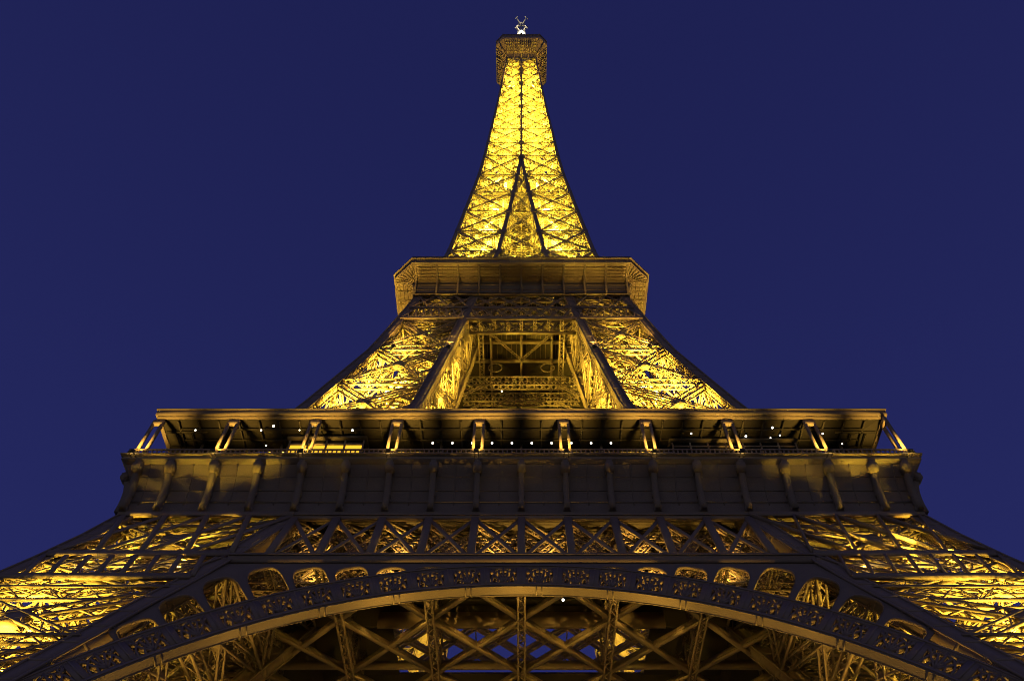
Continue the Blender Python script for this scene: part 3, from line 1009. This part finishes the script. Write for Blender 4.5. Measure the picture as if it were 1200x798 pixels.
# upper legs
for z, p in ((61.5, 330000), (74, 230000), (87, 110000), (105.5, 6000)):
    c_ = (w(z) + vi(z))/2
    for (x, y) in quad(-c_, -c_):
        if y > 0 and z in (74, 105.5): continue
        sx, sy = math.copysign(1, x), math.copysign(1, y)
        c2 = (w(z + 12) + vi(z + 12))/2
        floodlight((x + sx*1.2, y + sy*.6, z), (sx*(c2 + 1), sy*c2, z + 12), p*(.025 if y > 0 else 1), 150, .9)
# shaft
for z, p in ((118, 60000), (129, 60000), (140, 58000), (151, 32000), (162, 20000)):
    c_ = (w(z) + vi(z))/2
    for s in (-1, 1):
        floodlight((s*c_*1.2, -c_*.3, z), (s*c_*1.05, -c_*.2, z + 12), p*2.3, 170, .8, colour=SHAFT_LAMP)
        floodlight((s*c_, c_*.8, z), (s*c_*.9, c_*.7, z + 12), p*.25, 170, .8, colour=SHAFT_LAMP)
for z, p in ((174, 34000), (186, 42000), (197, 44000), (208, 40000), (218, 36000), (228, 33000), (238, 31000), (248, 29000), (258, 27000)):
    for s in (-1, 1):
        floodlight((s*w(z)*.58, -w(z)*.12, z), (s*w(z)*.5, -w(z)*.05, z + 12), p*2.1, 170, .6, colour=SHAFT_LAMP)
# lined up below the great arch: some aimed straight up at the soffit, some at its inner side
for x, p in ((-23, 11000), (-14, 14000), (-5, 16000), (5, 16000), (14, 14000), (23, 11000)):
    zt_ = ZC + math.sqrt(RI*RI - x*x)
    floodlight((x, -30.5, 1.05), (x, fy(zt_) + .4, zt_ - .5), p*1.7, 24, .2, colour=ARCH_LAMP)
    floodlight((x, -22, 1.05), (x, fy(zt_) + .4, zt_ + 1.8), p*2.8, 20, .2, colour=ARCH_LAMP)
for x in (-23.7, 23.7):  # spots added to brighten the outermost floor girders
    floodlight((x, -33, 1.05), (x, -31.5, 47), 42000, 15, .3, .5, colour=ARCH_LAMP)
for x in (-14, 0, 14):  # added lamps, in place of ground-reflected light on the deck underside
    floodlight((x, -27, 1.05), (x*.9, -25, 47), 8000, 50, .4, 1.0, colour=ARCH_LAMP)
# added inside the belt girder to brighten its rear lattice
for x in (-10.2, -3.4, 3.4, 10.2):
    floodlight((x, -36.3, 44.7), (x, -31.8, 46.9), 6500, 98, .15, colour=ARCH_LAMP)
for x in (-16.2, 16.2):
    floodlight((x, -35.6, 45.0), (x, -31.8, 47.4), 3800, 98, .15, colour=ARCH_LAMP)
# within the legs, aimed up at the overhang of the first gallery
for x, p in ((-33.6, 30000), (-30, 30000), (-26, 26000), (26, 26000), (30, 30000), (33.6, 30000)):
    floodlight((x, -36.9, 43.1), (x*.99, -36.0, 57), p*.45, 46, .14)
# added along the upper legs to light the lip of the second gallery
for x, p in ((-17.5, 11000), (-10, 4000), (10, 4000), (17.5, 11000)):
    floodlight((x, -w(95) - .1, 95), (x*.9, -19.3, 118), p*.75, 50, .1, colour=ARCH_LAMP)
for s in (-1, 1):
    floodlight((s*(w(95) + .1), -15, 95), (s*19.3, -14, 118), 22000, 50, .1, colour=ARCH_LAMP)
# added outside the shaft to light the underside of the summit cabin
for x in (-3.5, 3.5):
    floodlight((x, -w(246) - .5, 246), (x*1.5, -7.6, 283), 26000, 40, .15, colour=ARCH_LAMP)
    floodlight((math.copysign(w(246) + .5, x), -1, 246), (math.copysign(7.7, x), -1, 283), 50000, 40, .15, colour=ARCH_LAMP)
# on a short arm off the balcony edge, at the foot of each gallery post
for k in (0, 1, 3):
    c, s = round(math.cos(k*math.pi/2)), round(math.sin(k*math.pi/2))
    rot = lambda x, y, z: (x*c - y*s, x*s + y*c, z)
    for x in (PX + [34.8] if k == 0 else ([27.6] if k == 3 else [-27.6])):
        floodlight(rot(x, -36.3, 57.3), rot(x, -34.95, 61.8), 5000, 66, .18, 1.0, colour=ARCH_LAMP, size=.55)
        mb = MB()
        for o_ in (-.2, .2):
            mb.beam(rot(x + o_, -35.7, 56.93), rot(x + o_, -36.45, 56.86), .08, .1)
        mb.build('lamp_arm', IRON, tower)
# summit lamp at the foot of the mast
floodlight((0, -3.0, 309.5), (0, -.6, 330), 18000, 60, .3, .5, (1.0, .9, .7))

# ------------------------------------------------------------------ white lamps under the gallery roof and elsewhere
def lamp_mesh():
    m = MB()
    m.lathe([(.02, .42), (.02, .14), (.14, .12), (.15, .02), (.02, .0)], n=12)
    b = m.build('ceiling_lamp', HOUSING)
    m = MB()
    m.lathe([(.001, -.24), (.10, -.20), (.145, -.11), (.13, -.02), (.03, .001)], n=14)
    l = m.build('bulb', BULB, b)
    return b
lamp0 = lamp_mesh()
used = [False]
def lamp(loc, label, group, scale=.72):
    if not used[0]:
        b = lamp0; used[0] = True
    else:
        b = lamp0.copy(); col.objects.link(b)
        for ch in lamp0.children:
            c = ch.copy(); col.objects.link(c); c.parent = b
    b.location = loc; b.scale = (scale,)*3
    tag(b, label, 'lamp', group)
ORD = ['first', 'second', 'third', 'fourth', 'fifth', 'sixth', 'seventh', 'eighth', 'ninth', 'tenth']
for i in range(10):
    lamp((-8.65 + i*17.38/9, -32.3, 62.55), f'{ORD[i]} white lamp from the left in the middle row under the gallery roof',
         'row of white lamps under the gallery roof')
spots = [((-31.4, -33.96), 'leftmost white lamp under the gallery roof, beside the corner post'),
         ((-27.53, -33.96), 'white lamp under the gallery roof seen through the second gallery post from the left'),
         ((-25.07, -33.96), 'white lamp under the gallery roof just right of the second gallery post from the left'),
         ((-23.78, -34.5), 'high white lamp midway between the second and third gallery posts from the left'),
         ((-20.03, -34.5), 'high white lamp beside the head of the third gallery post from the left'),
         ((-21.37, -33.96), 'white lamp above the lit kiosk front, on its left'),
         ((-16.27, -33.96), 'white lamp above the lit kiosk front, on its right'),
         ((-24.93, -31.96), 'low white lamp just above the balustrade, left of the lit kiosk front'),
         ((16.41, -33.52), 'lone white lamp in the dark bay right of the row of ten lamps'),
         ((21.74, -33.19), 'larger white lamp just right of the third gallery post from the right'),
         ((20.34, -34.29), 'high white lamp beside the head of the third gallery post from the right'),
         ((24.11, -34.29), 'uppermost white lamp of the cluster in the second bay from the right'),
         ((24.17, -32.97), 'lower lamp of the close white pair, second bay from the right'),
         ((25.02, -33.3), 'upper lamp of the close white pair, second bay from the right'),
         ((25.11, -31.3), 'low white lamp by the balustrade in the second bay from the right'),
         ((21.48, -31.4), 'low white lamp by the foot of the third gallery post from the right'),
         ((29.11, -33.52), 'white lamp at the upper left of the rightmost gallery bay'),
         ((31.3, -32.19), 'rightmost white lamp under the gallery roof, near the corner')]
for (x, y), lab in spots:
    lamp((x, y, 62.55), lab, 'scattered white lamps under the gallery roof', random.choice((.48, .6, .75)))
lamp((3.5, -29.4, 46.42), 'single white lamp hanging at the edge of the great arch soffit, right of its crown', 'single white lamps on the ironwork', .8)
lamp((-3.03, -6.1, 103.0), 'tiny white lamp in the dark space between the upper legs', 'single white lamps on the ironwork', .9)

# ------------------------------------------------------------------ pavilions standing on the first floor
def pavilion(name, x0, x1, y0, y1, z1, lit, label):
    m = MB(); m.box((x0, y0, 57.26), (x1, y1, z1))
    p = m.build(name, DARKGLASS); tag(p, label, 'pavilion', 'pavilions on the first floor')
    n = max(3, int((x1 - x0)/1.7))
    m = MB()
    for i in range(n):
        a = x0 + (x1 - x0)*i/n + .12; b = x0 + (x1 - x0)*(i + 1)/n - .12
        m.box((a, y0 - .06, 57.9), (b, y0 - .01, z1 - .75))
    m.build('window', WARMWIN if lit else DARKGLASS, p)
    m = MB()
    for i in range(n + 1):
        a = x0 + (x1 - x0)*i/n
        m.box((a - .07, y0 - .14, 57.27), (a + .07, y0 - .003, z1 - .1))
    m.box((x0, y0 - .12, z1 - .68), (x1, y0 - .004, z1 - .52))
    m.build('frame', IRON, p)
    m = MB(); m.box((x0 - .3, y0 - .4, z1 + .003), (x1 + .3, y1 + .2, z1 + .22))
    m.build('roof', DECK, p)
pavilion('pavilion', -11.2, 11.2, -30.6, -23, 62.4, False, 'wide dark glass pavilion behind the middle row of white lamps')
pavilion('pavilion', -22.3, -15.2, -32.9, -31.9, 62.2, True, 'small kiosk with a glowing yellow front behind the third gallery post from the left')
pavilion('pavilion', 14.6, 26.5, -32.6, -31.9, 62.2, False, 'unlit kiosk behind the third gallery post from the right')
